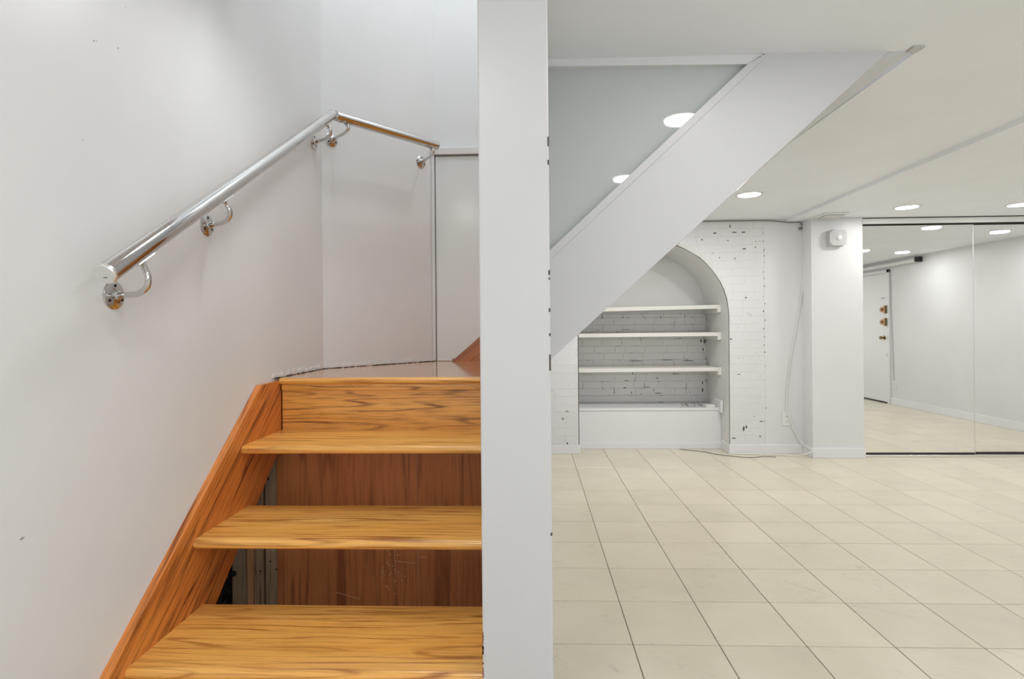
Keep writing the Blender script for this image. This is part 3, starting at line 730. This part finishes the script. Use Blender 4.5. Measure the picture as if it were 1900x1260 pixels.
# ------------------------------------------------------------------ entry door on the right wall (seen in the mirrors)
dr = struct('door_1', B(XR - 0.012, XR, 0.80, 1.655, 0.015, 1.974, 0.002), M['doorp'], label='white entry door with two brass locks, seen in the mirror')
DX = XR - 0.012
bm = bmesh.new(); box(bm, XR - 0.022, XR, 1.660, 1.715, 0, 2.03, 0.003); box(bm, XR - 0.022, XR, 0.74, 0.795, 0, 2.03, 0.003); box(bm, XR - 0.022, XR, 0.74, 1.715, 1.980, 2.03, 0.003)
obj('door_frame', bm, M['trim'], dr)
obj('door_sweep', B(XR - 0.02, XR, 0.80, 1.70, 0.0, 0.02), M['dark'], dr)
for z in (1.425, 1.235):
    lk = obj('deadbolt', P([(1.655, z + .045), (1.61, z + .045), (1.55, z + .035), (1.515, z), (1.55, z - .035), (1.61, z - .045), (1.655, z - .045)], 'X', DX - 0.03, DX), M['brass'], dr)
    obj('strike', B(DX - 0.04, DX, 1.640, 1.668, z - .06, z + .06, 0.003), M['knob'], dr)
    obj('thumb_turn', lathe(bmesh.new(), (DX - 0.03, 1.58, z), (-1, 0, 0), [(.022, 0), (.020, .008), (.006, .010), (.006, .022)], 20), M['knob'], lk, True)
obj('door_knob', lathe(bmesh.new(), (DX, 1.585, 0.995), (-1, 0, 0), [(.034, 0), (.032, .006), (.012, .010), (.011, .035), (.024, .045), (.028, .058), (.020, .070), (.002, .073)], 28), M['knob'], dr, True)
for z in (1.72, 0.98, 0.30): obj('hinge', B(XR - 0.024, XR - 0.01, 0.79, 0.803, z - 0.05, z + 0.05), M['knob'], dr)
bm = bmesh.new(); rl = random.Random(2)
for k in range(7):
    y = 1.64 - k * 0.019
    if k == 1: continue
    box(bm, DX - 0.0012, DX, y - 0.006, y - 0.002, 1.590, 1.590 + rl.uniform(.016, .026)); box(bm, DX - 0.0012, DX, y - 0.011, y - 0.002, 1.590 + rl.choice((0, .010)), 1.594 + rl.choice((0, .012)))
o = obj('lettering', bm, M['ink'], dr)
obj('scrape', P([(1.628, .70), (1.640, .715), (1.662, .79), (1.650, .785)], 'X', DX - 0.0008, DX + 0.001), M['chip'], dr)
outlet(XR, 1.80, 0.285, 'white outlet low on the wall beside the entry door, seen in mirror', 'X')
c = obj('cable', T(spline([(XR - .006, 1.728, 2.0), (XR - .006, 1.74, 1.4), (XR - .006, 1.765, 0.9), (XR - .008, 1.79, 0.36)], 8), 0.005, 6), M['plasticg'], None, True)
tag(c, 'grey cable down the wall beside the entry door, seen in the mirror', 'cable')
rb = thing('curtain_tube', 'long white roller tube under the ceiling above the entry door, seen in mirror', 'blind', (XR, 1.6, 2.09))
part('roller', T([(XR - 0.07, 0.75, 2.085), (XR - 0.07, 2.38, 2.085)], 0.028, 24), M['plastic'], rb, True)
for y in (0.76, 2.40):
    part('end_bracket', B(XR - 0.10, XR, y - 0.012, y + 0.012, 2.06, 2.13, 0.003), M['screw'], rb)

# ------------------------------------------------------------------ recessed lights
def downlight(x, y, z, label, group='recessed ceiling lights', w=1.0):
    d = thing('recessed_light', label, 'light', (x, y, z), group)
    part('trim_ring', lathe(bmesh.new(), (x, y, z), (0, 0, -1), [(0.098, 0), (0.098, 0.003), (0.086, 0.0075), (0.080, 0.006), (0.080, 0.0)], 40), M['plastic'], d, True)
    part('lens', lathe(bmesh.new(), (x, y, z), (0, 0, -1), [(0.079, 0.001), (0.079, 0.0065), (0.05, 0.009), (0.001, 0.0095)], 40), M['lens'], d, True)
    la = bpy.data.lights.new('lamp', 'AREA'); la.shape = 'DISK'; la.size = 0.15; la.energy = LAMP_W * max(w - 0.12, 0.1); la.color = LAMP_COL
    lo_ = bpy.data.objects.new('lamp', la); link(lo_, d); lo_.location = (0, 0, -0.016)
    return d
downlight(1.645, 4.235, CZ, 'recessed ceiling light nearest the arched brick niche', w=2.2)
downlight(0.75, 4.235, CZ, 'added fill light on the ceiling, unseen behind the white diagonal stair panel', w=2.2)  # unseen lamp added to brighten the far wall and floor
downlight(3.085, 4.66, CZ2, 'recessed ceiling light in front of the left mirrored door', w=1.1)
downlight(3.96, 4.63, CZ2, 'recessed ceiling light cut by the right edge of the picture', w=1.1)
downlight(4.87, 4.371, CZ2, 'recessed ceiling light seen only in the second mirrored door', w=1.1)
downlight(4.90, 2.76, CZ2, 'recessed ceiling light seen in the mirror above the roller tube', w=1.1)
downlight(4.26, 2.97, CZ2, 'recessed ceiling light glimpsed in the mirror right beside the column', w=1.1)
downlight(0.72, 1.49, CZ, 'recessed ceiling light reflected large in the grey glass panel', w=0.45)
downlight(0.63, 0.46, CZ, 'recessed ceiling light reflected small in the grey glass panel', w=1.0)
downlight(-0.53, 1.53, CZ, 'recessed ceiling light over the lower steps, reflected in the glossy panel', w=0.32)
downlight(-0.3, 0.15, CZ, 'recessed ceiling light behind the camera near the stair wall', 'recessed lights behind the camera', 1.1)
for x, y, w_ in ((2.3, 0.6, 1), (4.2, 0.6, 1), (0.7, -1.2, 1), (3.2, -1.2, 1)):  # lamps added out of view to fill the near room with light
    downlight(x, y, CZ if x < CREASE else CZ2, 'added fill light of the ceiling row behind the camera, outside the picture', 'recessed lights behind the camera')
for x, y in ((-0.4, 1.95), (0.9, 2.6)):  # unseen lamps added to brighten the stairwell walls and landing
    downlight(x, y, 4.8, 'added fill light in the upper stairwell, above the picture', 'fill lights added in the upper stairwell', 3.1)
